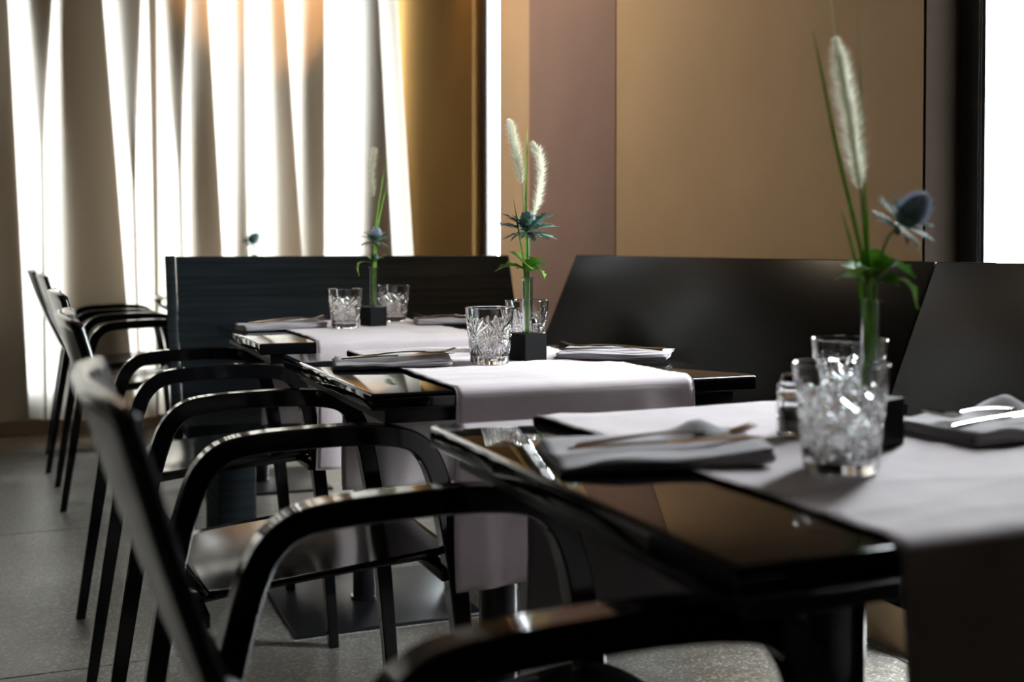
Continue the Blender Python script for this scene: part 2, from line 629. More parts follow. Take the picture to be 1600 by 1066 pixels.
b1 = thing('bench', 'black wooden bench with high back facing the viewer, at the far end of the tables', 'bench', (0, 0, 0), group='corner benches')
lean_panel('backrest', b1, M_bench, 'x', 0.41, 1.60, 3.755, 0.40, ZB, 0.37, 0.022, 1)
lean_panel('end_panel', b1, M_bench, 'x', 0.378, 0.408, 3.745, 0.36, ZB+0.002, 0.37, 0.045, 1)
MB().box(0.385, 1.60, 3.435, 3.752, 0.405, 0.445).build('seat', M_bench, b1, bevel=0.006)
for x in (0.47, 1.35):
    MB().box(x, x+0.11, 3.42, 3.70, 0.0, 0.404).build('leg_panel', M_bench, b1, bevel=0.003)

b2 = thing('bench', 'long black wooden wall bench with reclined back below the tan wall, right of the tables', 'bench', (0, 0, 0), group='corner benches')
lean_panel('backrest', b2, M_bench2, 'y', 2.035, 3.915, 1.628, 0.40, ZB, 0.43, 0.020, 1)
lean_panel('backrest', b2, M_bench2, 'y', -0.60, 2.030, 1.628, 0.40, ZB, 0.43, 0.020, 1)
MB().box(1.235, 1.628, -0.60, 3.355, 0.40, 0.445).build('seat', M_bench2, b2, bevel=0.006)
for y in (-0.3, 0.95, 3.0):
    MB().box(1.30, 1.60, y, y+0.05, 0.0, 0.399).build('leg_panel', M_bench2, b2, bevel=0.003)

# ------------------------------------------------------------------ tables
TX, TW = 0.815, 0.70
ZT = 0.740
TY = [1.04, 2.06, 3.04, 4.72, 5.47]
tab0 = thing('dining_table', 'x', 'table', (TX-0.012, TY[0], 0), group='square black tables in a row')
h = TW/2
mb = MB()
c = 0.006


def sq(r):
    return [(-r, -r), (r, -r), (r, r), (-r, r)]


mb.box(-h, h, -h, h, ZT-0.027, ZT)
mb.build('tabletop', M_top, tab0, bevel=0.0055, seg=3, angle=30)
MB().box(-h+0.03, h-0.03, -h+0.03, h-0.03, ZT-0.052, ZT-0.0275).build('underframe', M_under, tab0, bevel=0.002)
mb = MB().lathe([(0.046, 0), (0.046, 0.006), (0.040, 0.006), (0.0395, 0.66), (0.0395, 0.672), (0.12, 0.672), (0.12, 0.687)], 40, (0, 0, 0.0105))
mb.build('column', M_column, tab0, angle=30)
MB().box(-0.245, 0.245, -0.245, 0.245, 0.0, 0.010).build('base_plate', M_iron, tab0, bevel=0.003)
T_LAB = ['glossy black square table nearest the viewer, at right', 'glossy black square table in the middle of the row, its vase in focus',
         'glossy black square table just before the far bench back', 'black square table standing just behind the far bench back',
         'black square table at the very back, close to the cream curtain']
tab0['label'] = T_LAB[0]
tables = [tab0] + [copy_tree(tab0, (TX, TY[i], 0), 0, T_LAB[i]) for i in range(1, 5)]


# ------------------------------------------------------------------ table runners
def runner(i, label, x0=0.600, x1=1.030, hang_n=0.30, hang_f=0.30, seed=1, amp=1.0):
    yn, yf = TY[i]-h, TY[i]+h
    r = 0.014
    g = 0.0030
    prof = []
    n1, n2, na = 34, 96, 6
    for k in range(n1):
        prof.append((yn-g-0.001, lerp(ZT-hang_n, ZT-r, k/(n1-1)), -1))
    for k in range(1, na):
        a = PI/2*k/na
        prof.append((yn-g+r-r*math.cos(a)-0.0004, ZT+g-r+r*math.sin(a), 0))
    for k in range(n2):
        prof.append((lerp(yn+r, yf-r, k/(n2-1)), ZT+g, 1))
    for k in range(1, na):
        a = PI/2*k/na
        prof.append((yf+g-r+r*math.sin(a)+0.0004, ZT+g-r+r*math.cos(a), 0))
    for k in range(n1):
        prof.append((yf+g+0.001, lerp(ZT-r, ZT-hang_f, k/(n1-1)), -2))
    nx = 40
    s = Vector((seed*7.3, seed*3.1, seed*1.7))
    V = []
    for (y, z, k) in prof:
        for j in range(nx):
            u = j/(nx-1)
            x = lerp(x0, x1, u)
            X, Y, Zz = x, y, z
            edge = min(u, 1-u)
            ruff = math.exp(-edge*60)*0.0009*math.sin(y*620 if k > 0 else z*560)
            if k == 1:
                w = noise.noise(Vector((x*9, y*3.2, 0))+s)+0.5*noise.noise(Vector((x*22, y*7, 3))+s)
                cr = 1-abs(noise.noise(Vector((x*4+y*3, y*11-x*2, 6))+s))*5
                Zz += 0.0010+0.0020*max(0, w) + max(0, ruff) + 0.0022*max(0, cr)**2
            else:
                hng = min(1, max(0, (ZT-z)/0.30))
                w = noise.noise(Vector((x*9, z*1.6+5, 0))+s)+0.35*noise.noise(Vector((x*21, z*3+9, 2))+s)
                d = 0.002*hng + amp*(0.006+0.024*hng)*max(0, w+0.25)*min(1, hng*5)
                Y += -d if (k == -1 or (k == 0 and y < TY[i])) else d
                X += 0.004*hng*math.sin(z*11+u*3+seed) + (u-0.5)*0.012*hng
            X += (0.0012*math.sin(y*43+seed)+0.0016*math.sin(y*17+z*12+seed*2))*(1 if edge < 0.1 else 0.5)
            V.append((X, Y, Zz))
    rows = len(prof)
    F = [(a*nx+b, a*nx+b+1, (a+1)*nx+b+1, (a+1)*nx+b) for a in range(rows-1) for b in range(nx-1)]
    o = MB().add(V, F).build('table_runner', M_runner, angle=180, solid=0.0013)
    tag(o, label, 'table runner', 'mauve-grey linen table runners')
    # stitched hems along both long edges and the two ends
    for col in (0, nx-1):
        pts = [V[a*nx+col] for a in range(0, rows, 2)]
        MB().tube([(p[0], p[1], p[2]) for p in pts], 0.0016, 5).build('hem', M_hem, o)
    for row in (0, rows-1):
        MB().tube([V[row*nx+b] for b in range(0, nx, 2)], 0.0016, 5).build('hem', M_hem, o)
    return o


runner(0, 'mauve-grey linen runner across the nearest table, hanging down at lower right', hang_n=0.36, seed=2, x1=1.035)
runner(1, 'mauve-grey linen runner across the middle table with its sharp front drop', seed=4, hang_n=0.315)
runner(2, 'mauve-grey linen runner across the third table, before the bench back', seed=7, amp=0.7)
runner(3, 'mauve linen runner on the table behind the bench back', seed=9, amp=0.35)
runner(4, 'mauve linen runner on the rearmost table by the curtain', seed=11, amp=0.3)

# ------------------------------------------------------------------ chairs (local x: 0 = X 0.37 ; sitter looks to +x)
OX = 0.37
chair0 = thing('dining_chair', 'x', 'chair', (OX, 1.01, 0), 0, 'black bentwood armchairs along the tables')


def bent_frame(sy):
    cl = [(0.100, 0.0), (0.127, 0.18), (0.155, 0.36), (0.182, 0.52), (0.2035, 0.602), (0.222, 0.641), (0.252, 0.665), (0.298, 0.6735),
          (0.36, 0.6765), (0.43, 0.6775), (0.495, 0.6735), (0.538, 0.663), (0.566, 0.637), (0.584, 0.594), (0.598, 0.53), (0.615, 0.42),
          (0.633, 0.24), (0.650, 0.0)]
    pts = [Vector((x-OX, sy*0.235, z)) for x, z in cl]
    pts = catmull(pts, 5)
    n = len(pts)
    V, F = [], []
    hw = 0.0175
    for i, p in enumerate(pts):
        t = (pts[min(i+1, n-1)]-pts[max(i-1, 0)]).normalized()
        if i in (0, n-1):
            t = Vector((0, 0, 1 if i == 0 else -1))
        nn = Vector((-t.z, 0, t.x))            # outward in the plane
        zz = max(0, min(1, p.z/0.62))
        th = lerp(0.0115, 0.0160, min(1, zz*1.3))
        w = lerp(0.013, hw, min(1, zz*1.2))
        q = 0.0025
        for (a, b) in ((-w+q, th), (w-q, th), (w, th-q), (w, -th+q), (w-q, -th), (-w+q, -th), (-w, -th+q), (-w, th-q)):
            V.append(p + nn*b + Vector((0, a, 0)))
    for i in range(n-1):
        for j in range(8):
            F.append((i*8+j, i*8+(j+1) % 8, (i+1)*8+(j+1) % 8, (i+1)*8+j))
    F.append(tuple(range(7, -1, -1)))
    F.append(tuple((n-1)*8+j for j in range(8)))
    return MB().add(V, F)


for sy in (-1, 1):
    bent_frame(sy).build('arm_frame', M_chair, chair0, angle=34)


def sqr(a, b, n=7.0):
    m_ = max(abs(a), abs(b))
    if m_ < 1e-6:
        return a, b
    s = m_/((abs(a)**n+abs(b)**n)**(1/n))
    return a*s, b*s


def seat_fn(u, v):
    a, b = sqr(u*2-1, v*2-1)
    x = 0.425 + a*0.218
    y = b*0.208*(1+0.03*a)
    z = 0.457 + 0.020*a - 0.012*(1-b*b)*(1-0.3*a)
    if a > 0.7:
        z -= 0.11*(a-0.7)**2*1.6
    return Vector((x-OX, y, z))


MB().grid(seat_fn, 26, 26).build('seat', M_seat, chair0, solid=0.009, angle=50)


def back_fn(u, v):
    a = u*2-1
    xs_ = [0.42, 0.47, 0.55, 0.65, 0.76, 0.862]
    pr = [0.245, 0.208, 0.158, 0.114, 0.079, 0.050]
    z = lerp(0.440, 0.862, v)
    w = 0.205 - 0.012*(1-v)
    if v > 0.9:
        k = (v-0.9)/0.1
        z -= 0.010*abs(a)**8*k
    x = interp(z, xs_, pr) - 0.024*(1-a*a)*(0.25+0.75*v)
    return Vector((x-OX, a*w, z))


MB().grid(back_fn, 21, 30).build('backrest', M_back, chair0, solid=0.013, angle=50)
for sy in (-1, 1):
    pts = [(0.225-OX, sy*0.10, 0.412), (0.30-OX, sy*0.10, 0.422), (0.45-OX, sy*0.10, 0.435), (0.612-OX, sy*0.10, 0.445)]
    MB().tube(pts, 0.013, 4, 0.7, side=(0, 0, 1)).build('side_rail', M_chair, chair0, angle=30)
for x, z in ((0.225, 0.405), (0.600, 0.446)):
    MB().box(x-OX-0.010, x-OX+0.010, (-0.235 if x > 0.4 else -0.20), (0.235 if x > 0.4 else 0.20), z-0.015, z+0.008).build('cross_rail', M_chair, chair0, bevel=0.003)
C_LAB = ['black bentwood armchair nearest the viewer, its arm cut off by the bottom edge',
         'black bentwood armchair at the middle table, its seat catching gold light',
         'black bentwood armchair at the third table, left of the bench end',
         'black bentwood armchair at the table behind the bench back',
         'black bentwood armchair farthest back, beside the curtain']
chair0['label'] = C_LAB[0]
chairs = [chair0]
for i, (x, y, rz) in enumerate([(OX-0.005, 1.965, 0.0), (OX-0.012, 2.945, 0.02), (OX-0.045, 4.72, 0.03), (OX-0.085, 5.50, 0.0)]):
    chairs.append(copy_tree(chair0, (x, y, 0), rz, C_LAB[i+1]))


# ------------------------------------------------------------------ cut-crystal tumblers
def glass_out(th, z):
    r = interp(z, [0, 0.004, 0.012, 0.03, 0.105], [0.0345, 0.0365, 0.0372, 0.0392, 0.0468])
    n = 5
    cell = 2*PI/n
    R = r
    k = round(th/cell)
    px = (th-k*cell)*0.042
    pz = z-0.047
    rho = math.hypot(px, pz)
    g = 0.0

    def groove(dist, hw):
        return max(0.0, 1-dist/hw)
    if rho < 0.0225:
        for i in range(8):
            a = PI*i/8
            d = abs(px*math.sin(a)-pz*math.cos(a))
            g = max(g, groove(d, 0.0011+0.085*rho))
        g = max(g, groove(abs(rho-0.0205), 0.0028)*0.8, 0)
        g *= 1.0
    # fans and crossed cuts between the stars
    k2 = math.floor(th/cell)+0.5
    qx = (th-k2*cell)*0.042
    for zc, up in ((0.052, 1), (0.042, -1)):
        dz = (z-zc)*up
        if dz > -0.002:
            for a in (-50, -30, -12, 12, 30, 50):
                s, c_ = math.sin(math.radians(a)), math.cos(math.radians(a))
                along = qx*s+dz*c_
                d = abs(qx*c_-dz*s)
                if 0.002 < along < (0.036 if up > 0 else 0.030):
                    g = max(g, 0.9*groove(d, 0.0009+0.05*along))
    for a in (35, -35):
        s, c_ = math.sin(math.radians(a)), math.cos(math.radians(a))
        d = abs(qx*s-(z-0.047)*c_)
        if abs(qx) < 0.017:
            g = max(g, 0.8*groove(d, 0.0022))
    fade = max(0, min(1, (z-0.011)/0.004))*max(0, min(1, (0.090-z)/0.010))
    R -= 0.0024*g*fade
    return R


def make_tumbler(label, loc, rz):
    t = thing('tumbler', label, 'glass', loc, rz, 'cut crystal tumblers')
    nth, nz = 310, 96
    H = 0.105
    V, F = [], []
    zs = [H*j/(nz-1) for j in range(nz)]
    for z in zs:
        for i in range(nth):
            th = 2*PI*i/nth
            r = glass_out(th, z)
            V.append((r*math.cos(th), r*math.sin(th), z))
    rim = [(0.0462, H+0.0009), (0.0450, H+0.0009), (0.0440, H-0.0005)]
    inner = [(0.0434, 0.095), (0.0415, 0.075), (0.0385, 0.05), (0.0355, 0.030), (0.0335, 0.0185), (0.031, 0.0148), (0.022, 0.0135), (0.010, 0.0132)]
    for r, z in rim+inner:
        for i in range(nth):
            th = 2*PI*i/nth
            V.append((r*math.cos(th), r*math.sin(th), z))
    rows = nz+len(rim)+len(inner)
    for j in range(rows-1):
        for i in range(nth):
            F.append((j*nth+i, j*nth+(i+1) % nth, (j+1)*nth+(i+1) % nth, (j+1)*nth+i))
    c0 = len(V)
    V.append((0, 0, 0.0132))
    V.append((0, 0, 0.002))
    for i in range(nth):
        F.append(((rows-1)*nth+i, (rows-1)*nth+(i+1) % nth, c0))
    # slightly hollowed foot
    b0 = len(V)
    for i in range(nth):
        th = 2*PI*i/nth
        V.append((0.028*math.cos(th), 0.028*math.sin(th), 0.0012))
    for i in range(nth):
        F.append(((i+1) % nth, i, b0+i, b0+(i+1) % nth))
        F.append((b0+(i+1) % nth, b0+i, c0+1))
    MB().add(V, F).build('cut_glass_body', M_glass, t, angle=28)
    return t


ZC = ZT + 0.0062      # on the runner
spots_t = [((0.730, 0.928, ZC), 0.3, 'cut crystal tumbler in front on the nearest table'),
           ((0.932, 1.169, ZC), 1.0, 'cut crystal tumbler standing behind the vase on the nearest table'),
           ((0.781, 2.025, ZC), 0.5, 'sharp cut crystal tumbler left of the vase on the middle table'),
           ((0.952, 2.250, ZC), 0.8, 'cut crystal tumbler behind the vase on the middle table'),
           ((0.756, 3.046, ZC), 0.2, 'cut crystal tumbler left of the vase on the third table'),
           ((0.958, 3.270, ZC), 1.3, 'cut crystal tumbler right of the vase on the third table')]
tum0 = make_tumbler(spots_t[0][2], spots_t[0][0], spots_t[0][1])
for p, rz, lab in spots_t[1:]:
    copy_tree(tum0, p, rz, lab)


# ------------------------------------------------------------------ shakers: three-tiered clear glass with a dark fill
def make_shaker(label, loc):
    t = thing('pepper_shaker', label, 'shaker', loc, 0.3, 'tiered glass pepper shakers')
    prof = [(0.0165, 0.0), (0.0185, 0.002), (0.0185, 0.019), (0.0160, 0.0225), (0.0185, 0.026), (0.0185, 0.041), (0.0160, 0.0445), (0.0180, 0.048),
            (0.0175, 0.060), (0.0135, 0.0635), (0.0115, 0.0635), (0.0145, 0.060), (0.0145, 0.012), (0.0135, 0.005), (0.002, 0.005)]
    MB().lathe(prof, 12).build('glass_body', M_glass, t, angle=20)
    MB().lathe([(0.0135, 0.0053), (0.0142, 0.012), (0.0142, 0.032), (0.002, 0.034)], 12).build('pepper', M_pepper, t)
    MB().lathe([(0.0133, 0.0637), (0.0133, 0.067), (0.0115, 0.0715), (0.004, 0.073)], 24).build('cap', M_darksteel, t)
    return t


sh0 = make_shaker('tiered glass pepper shaker left of the tumbler on the nearest table', (0.810, 1.118, ZC))
copy_tree(sh0, (0.925, 2.160, ZC), 0, 'tiered glass pepper shaker behind the vase block on the middle table')
copy_tree(sh0, (0.885, 3.190, ZC), 0, 'tiered glass pepper shaker behind the vase block on the third table')


# ------------------------------------------------------------------ napkins and cutlery
def make_napkin(name_label, loc, rz, length, depth, layers, seed, curl=0.0, bumpend=0.0):
    """a linen napkin folded over and over; the zigzag of its layers shows at the short ends"""
    rnd = random.Random(seed)
    th = 0.0028
    w_ = depth/2
    zt_ = layers*th - 0.0012
    path = []

    def run(a, b, z, n_=8):
        for q in range(n_+1):
            path.append((lerp(a, b, q/n_), z))
    inner = layers-2
    for k in range(inner):
        z = lerp(zt_-th, 0.0016+th, k/max(1, inner-1)) if inner > 1 else zt_*0.5
        e = 0.006
        if k % 2 == 0:
            run(w_-0.004*k, -w_+e, z)
            path.append((-w_+e-0.0016, z-th*0.5))
        else:
            run(-w_+e, w_-0.003*k, z)
            path.append((w_-0.003*k+0.0016, z-th*0.5))
    if inner % 2:
        run(-w_+0.006, w_-0.01, 0.0016+th*0.8)
        path.append((w_-0.0085, 0.0016+th*0.4))
    run(w_-0.01, -w_, 0.0014)
    path += [(-w_-0.0030, 0.0028), (-w_-0.0044, zt_*0.55), (-w_-0.0026, zt_*0.92)]
    run(-w_, w_, zt_)
    pp = catmull([Vector((0, y, z)) for y, z in path], 3)
    nl = 22
    s = Vector((seed*3.7, seed, seed*2.2))
    rows = []
    for j in range(nl):
        u = j/(nl-1)
        x = (u-0.5)*length
        r = []
        for p in pp:
            lay = p.z/(layers*th)
            f = 0.6+0.4*u
            dz = lay*(0.004*noise.noise(Vector((x*22, p.y*18, 0))+s) + 0.006*max(0, noise.noise(Vector((x*11, p.y*9, 4))+s)))
            dz += lay*curl*max(0, (u-0.72)/0.28)**2
            dz += lay*bumpend*math.exp(-((u-0.80)/0.10)**2)*math.exp(-((p.y/depth-0.30)/0.22)**2)
            dx = 0.006*noise.noise(Vector((p.y*14, p.z*500, 7))+s)*(1 if abs(u-0.5) > 0.44 else 0.3)
            dy = 0.005*noise.noise(Vector((x*12, p.z*300, 2))+s)
            r.append(Vector((x+dx+lay*0.004, p.y+dy, p.z*(1+0.25*noise.noise(Vector((x*9, p.y*7, 1))+s)) + dz)))
        rows.append(r)
    n = len(pp)
    mb = MB().add([p for r in rows for p in r], [(j*n+i, j*n+i+1, (j+1)*n+i+1, (j+1)*n+i) for j in range(nl-1) for i in range(n-1)])
    o = mb.build('napkin', M_napkin, angle=180, solid=0.0017)
    o.location = loc
    o.rotation_euler = (0, 0, rz)
    tag(o, name_label, 'napkin', 'folded grey linen napkins')
    return o


def make_knife(label, loc, rot):
    t = thing('table_knife', label, 'knife', loc, 0, 'polished steel cutlery')
    t.rotation_euler = rot
    hp = [(-0.105, 0, 0.001), (-0.10, 0, 0.0022), (-0.06, 0, 0.003), (-0.02, 0, 0.0030), (0.0, 0, 0.0025)]
    MB().tube(catmull(hp, 4), [lerp(0.0062, 0.0042, i/16) for i in range(17)], 10, 0.30, side=(0, 1, 0)).build('handle', M_steel, t)
    V, F = [], []
    k = 14
    for i in range(k):
        u = i/(k-1)
        x = u*0.105
        top = 0.0045+0.001*math.sin(u*PI)
        bot = -0.0045-0.0045*math.sin(min(1, u*1.2)*PI*0.6)
        if u > 0.8:
            q = (u-0.8)/0.2
            top = lerp(top, -0.004, q*q)
        th = 0.0009*(1-0.6*u)
        V += [(x, top, 0.0025+th), (x, bot, 0.0022), (x, top, 0.0025-th)]
    for i in range(k-1):
        for j in range(3):
            F.append((i*3+j, i*3+(j+1) % 3, (i+1)*3+(j+1) % 3, (i+1)*3+j))
    F += [(0, 1, 2), (3*k-1, 3*k-2, 3*k-3)]
    MB().add(V, F).build('blade', M_steel, t, angle=25)
    return t


def make_fork(label, loc, rot):
    t = thing('table_fork', label, 'fork', loc, 0, 'polished steel cutlery')
    t.rotation_euler = rot
    hp = [(-0.105, 0, 0.0015), (-0.10, 0, 0.002), (-0.06, 0, 0.004), (-0.02, 0, 0.006), (0.02, 0, 0.005), (0.040, 0, 0.003)]
    rr = catmull([Vector((x, 0, 0)) for x in (0.0055, 0.0060, 0.0050, 0.0032, 0.0030, 0.0045)], 4)
    MB().tube(catmull(hp, 4), [q.x for q in rr], 10, 0.4, side=(0, 1, 0)).build('handle', M_steel, t)
    V, F = [], []
    k = 8

    def zz(x):
        return 0.003-0.006*math.sin((x-0.035)/0.065*PI)*0.5+0.004*max(0, (x-0.07)/0.03)
    mb = MB()
    for i in range(k):
        u = i/(k-1)
        x = lerp(0.036, 0.062, u)
        w = lerp(0.0045, 0.0118, math.sin(u*PI/2))
        V += [(x, -w, zz(x)+0.0009), (x, w, zz(x)+0.0009), (x, w, zz(x)-0.0009), (x, -w, zz(x)-0.0009)]
    for i in range(k-1):
        for j in range(4):
            F.append((i*4+j, i*4+(j+1) % 4, (i+1)*4+(j+1) % 4, (i+1)*4+j))
    F += [(0, 1, 2, 3), (4*k-1, 4*k-2, 4*k-3, 4*k-4)]
    MB().add(V, F).build('neck', M_steel, t, angle=30)
    for j in range(4):
        y = (j-1.5)*0.0064
        pts = [(x, y, zz(x)) for x in (0.060, 0.070, 0.080, 0.090, 0.099)]
        MB().tube(pts, [0.0020, 0.0019, 0.0017, 0.0014, 0.0007], 6, 0.6, side=(0, 1, 0)).build('tine', M_steel, t)
    return t


NK = [  # loc, rz, length, depth, layers, seed, curl, bump, label
    ((0.592, 1.072, ZT), -0.25, 0.218, 0.150, 4, 3, 0.006, 0.018, 'folded grey napkin on the nearest table with knife and fork, left'),
    ((1.045, 1.045, ZC), 0.10, 0.225, 0.130, 5, 8, 0.0, 0.022, 'crumpled grey napkin at the right edge of the nearest table'),
    ((0.603, 2.085, ZT), -0.24, 0.215, 0.135, 4, 5, 0.002, 0.006, 'folded grey napkin left of the tumbler on the middle table'),
    ((1.050, 2.035, ZC), -0.62, 0.215, 0.130, 4, 9, 0.0, 0.0, 'folded grey napkin right of the vase on the middle table'),
    ((0.596, 3.130, ZT), 0.02, 0.220, 0.135, 5, 6, 0.0, 0.004, 'folded grey napkin at left on the third table'),
    ((1.080, 3.100, ZC), -0.25, 0.215, 0.120, 4, 4, 0.0, 0.010, 'rolled grey napkin at right on the third table')]
K_T = ['on the nearest table, left napkin', 'on the nearest table, right napkin', 'on the middle table, left napkin', 'on the middle table, right napkin',
       'on the third table, left napkin', 'on the third table, right napkin']
for i, (loc, rz, ln, dp, ly, sd, cu, bu, lab) in enumerate(NK):
    on_edge = loc[2] == ZT
    lift = 0.0105 if on_edge else 0.002
    # napkin lies half on the bare top, half on the runner: tip it by the cloth's thickness
    o = make_napkin(lab, (loc[0], loc[1], loc[2]+0.001 + (0.0028 if on_edge else 0.0)), rz, ln, dp, ly, sd, cu, bu)
    if on_edge:
        o.rotation_euler = (0, -0.028, rz)
    zt = loc[2] + ly*0.0028 + 0.0065 + (0.003 if on_edge else 0)
    ca, sa = math.cos(rz), math.sin(rz)

    def w(x, y):
        return (loc[0]+x*ca-y*sa, loc[1]+x*sa+y*ca)
    kx, ky = w(0.015 if on_edge else 0.0, -0.022)
    make_knife('steel table knife '+K_T[i], (kx, ky, zt), (0, -0.03, rz+0.05))
    fx, fy = w(0.028 if on_edge else -0.01, 0.012)
    make_fork('steel table fork '+K_T[i], (fx, fy, zt+0.0005), (0, -0.05, rz+0.10 + (0 if on_edge else PI)))


# ------------------------------------------------------------------ bud vases: a black block holding a glass tube
def make_vase(label, loc, rz):
    t = thing('bud_vase', label, 'vase', loc, rz, 'test-tube bud vases in black blocks')
    s = 0.0265
    b = 0.0115          # hole
    n = 24
    hole = [(b*math.cos(2*PI*i/n), b*math.sin(2*PI*i/n)) for i in range(n)]
    bm_ = MB()
    ring = []
    for x, y in hole:
        m_ = max(abs(x), abs(y))
        ring.append((x/m_*s, y/m_*s))
    Hh = 0.052
    bm_.add([(x, y, Hh) for x, y in hole]+[(x, y, Hh) for x, y in ring], [(i, (i+1) % n, n+(i+1) % n, n+i) for i in range(n)])
    bm_.add([(x, y, Hh) for x, y in hole]+[(x, y, 0.006) for x, y in hole], [(i, (i+1) % n, n+(i+1) % n, n+i) for i in range(n)] + [tuple(range(n, 2*n))])
    bm_.add([(x, y, Hh) for x, y in ring]+[(x, y, 0.0) for x, y in ring], [(i, (i+1) % n, n+(i+1) % n, n+i) for i in range(n)] + [tuple(range(2*n-1, n-1, -1))])
    o = bm_.build('holder_block', M_block, t, smooth=False)
    me = o.data
    bm2 = bmesh.new()
    bm2.from_mesh(me)
    bmesh.ops.remove_doubles(bm2, verts=bm2.verts, dist=1e-5)
    bmesh.ops.recalc_face_normals(bm2, faces=bm2.faces)
    bm2.to_mesh(me)
    bm2.free()
    prof = [(0.002, 0.0075), (0.007, 0.0095), (0.0101, 0.016), (0.0104, 0.150), (0.0104, 0.1575), (0.0112, 0.1595), (0.0108, 0.1605), (0.0096, 0.159),
            (0.0092, 0.150), (0.0092, 0.017), (0.006, 0.0115), (0.001, 0.0105)]
    MB().lathe(prof, 28).build('glass_tube', M_tube, t, angle=50)
    return t


V_POS = [(0.857, 1.038, ZC), (0.873, 2.060, ZC), (0.852, 3.110, ZC), (0.815, 4.990, ZC)]
V_LAB = ['black block with glass tube vase behind the front tumbler, nearest table', 'black block with glass tube vase on the middle table, in sharp focus',
         'black block with glass tube vase on the third table', 'black block with glass tube vase hidden behind the bench back']
V_ROT = [0.36, 0.28, 0.34, 0.3]
va0 = make_vase(V_LAB[0], V_POS[0], V_ROT[0])
for i in range(1, 4):
    copy_tree(va0, V_POS[i], V_ROT[i], V_LAB[i])

# ------------------------------------------------------------------ flowers (coordinates in mm from the foot of a vase: right, up, back)
RV = Vector((math.cos(YAW), -math.sin(YAW), 0))
FV = Vector((math.sin(YAW), math.cos(YAW), 0))


def loc_(r, z, f=0.0):
    return RV*(r/1000) + FV*(f/1000) + Vector((0, 0, z/1000))


def stem_obj(name, pts, r, m, parent, k=6, n=7):
    p = catmull([loc_(*q) for q in pts], k)
    rr = r if not isinstance(r, (list, tuple)) else [interp(i/(len(p)-1), [j/(len(r)-1) for j in range(len(r))], list(r)) for i in range(len(p))]
    return MB().tube(p, rr, n).build(name, m, parent)


def grass_blade(i, pts, w, label):
    """a long narrow leaf with a keel, from the tube upward"""
    p = catmull([loc_(*q) for q in pts], 8)
    n = len(p)
    V, F = [], []
    for a, q in enumerate(p):
        u = a/(n-1)
        ww = w/2000*min(1, (1-u)*5+0.06)*(0.75+0.25*math.sin(min(1, u*1.5)*PI))
        t = (p[min(a+1, n-1)]-p[max(a-1, 0)]).normalized()
        s = (RV*math.cos(0.25+0.5*u)+FV*math.sin(0.25+0.5*u)).normalized()
        s = (s-t*s.dot(t)).normalized()
        nn = t.cross(s)
        V += [q-s*ww, q+nn*ww*0.30+nn*0.0004, q+s*ww, q+nn*ww*0.30-nn*0.0004]
    for a in range(n-1):
        for j in range(4):
            F.append((a*4+j, a*4+(j+1) % 4, (a+1)*4+(j+1) % 4, (a+1)*4+j))
    F += [(0, 1, 2, 3), (4*n-1, 4*n-2, 4*n-3, 4*n-4)]
    o = MB().add(V, F).build('grass_blade', M_blade, angle=30)
    o.location = Vector(V_POS[i])
    return tag(o, label, 'grass blade', 'grass blades in the bud vases')


def foxtail(i, stem, axis, rad, label, tipline=None, hair=12.0, count=1700, seed=1, wid=1.0):
    t = thing('foxtail_grass', label, 'grass', V_POS[i], 0, 'foxtail grass plumes in the bud vases')
    stem_obj('stem', stem, [0.0012, 0.0008], M_stem, t)
    ax = catmull([loc_(*q) for q in axis], 12)
    n = len(ax)

    def prof(u):
        return min(1.0, 0.45+u*4)*min(1, (1-u)*2.6+0.22)
    core = MB().tube(ax, [rad/1000*0.20*prof(a/(n-1)) for a in range(n)], 10).build('plume_core', M_core, t)
    rnd = random.Random(seed)
    V, F = [], []
    for k in range(count):
        u = rnd.random()**0.92
        fi = u*(n-1)
        a = int(min(n-2, fi))
        q = ax[a].lerp(ax[a+1], fi-a)
        tt = (ax[a+1]-ax[a]).normalized()
        e1 = tt.cross(Vector((0.3, 0.8, 0.1))).normalized()
        e2 = tt.cross(e1)
        ph = rnd.random()*2*PI
        out = e1*math.cos(ph)+e2*math.sin(ph)
        d = (out + tt*rnd.uniform(0.15, 0.85)).normalized()
        ln = hair/1000*prof(u)*rnd.uniform(0.45, 1.25)
        b = q+out*rad/1000*0.14*prof(u)
        tip = b+d*ln + tt*ln*0.15
        s = d.cross(out).normalized()
        if s.length < 0.1:
            s = e1
        wd = (0.00034 if k % 3 else 0.00060)*wid
        o0 = len(V)
        midp = b.lerp(tip, 0.45)+tt*ln*0.05
        V += [b-s*wd, b+s*wd, midp+s*wd*0.75, midp-s*wd*0.75, tip]
        F += [(o0, o0+1, o0+2, o0+3), (o0+3, o0+2, o0+4)]
    o = MB().add(V, F).build('plume_hairs', M_plume, t, smooth=False)
    o['kind'] = 'stuff'
    if tipline:
        stem_obj('awn', tipline, [0.0006, 0.0003], M_core, t)
    return t


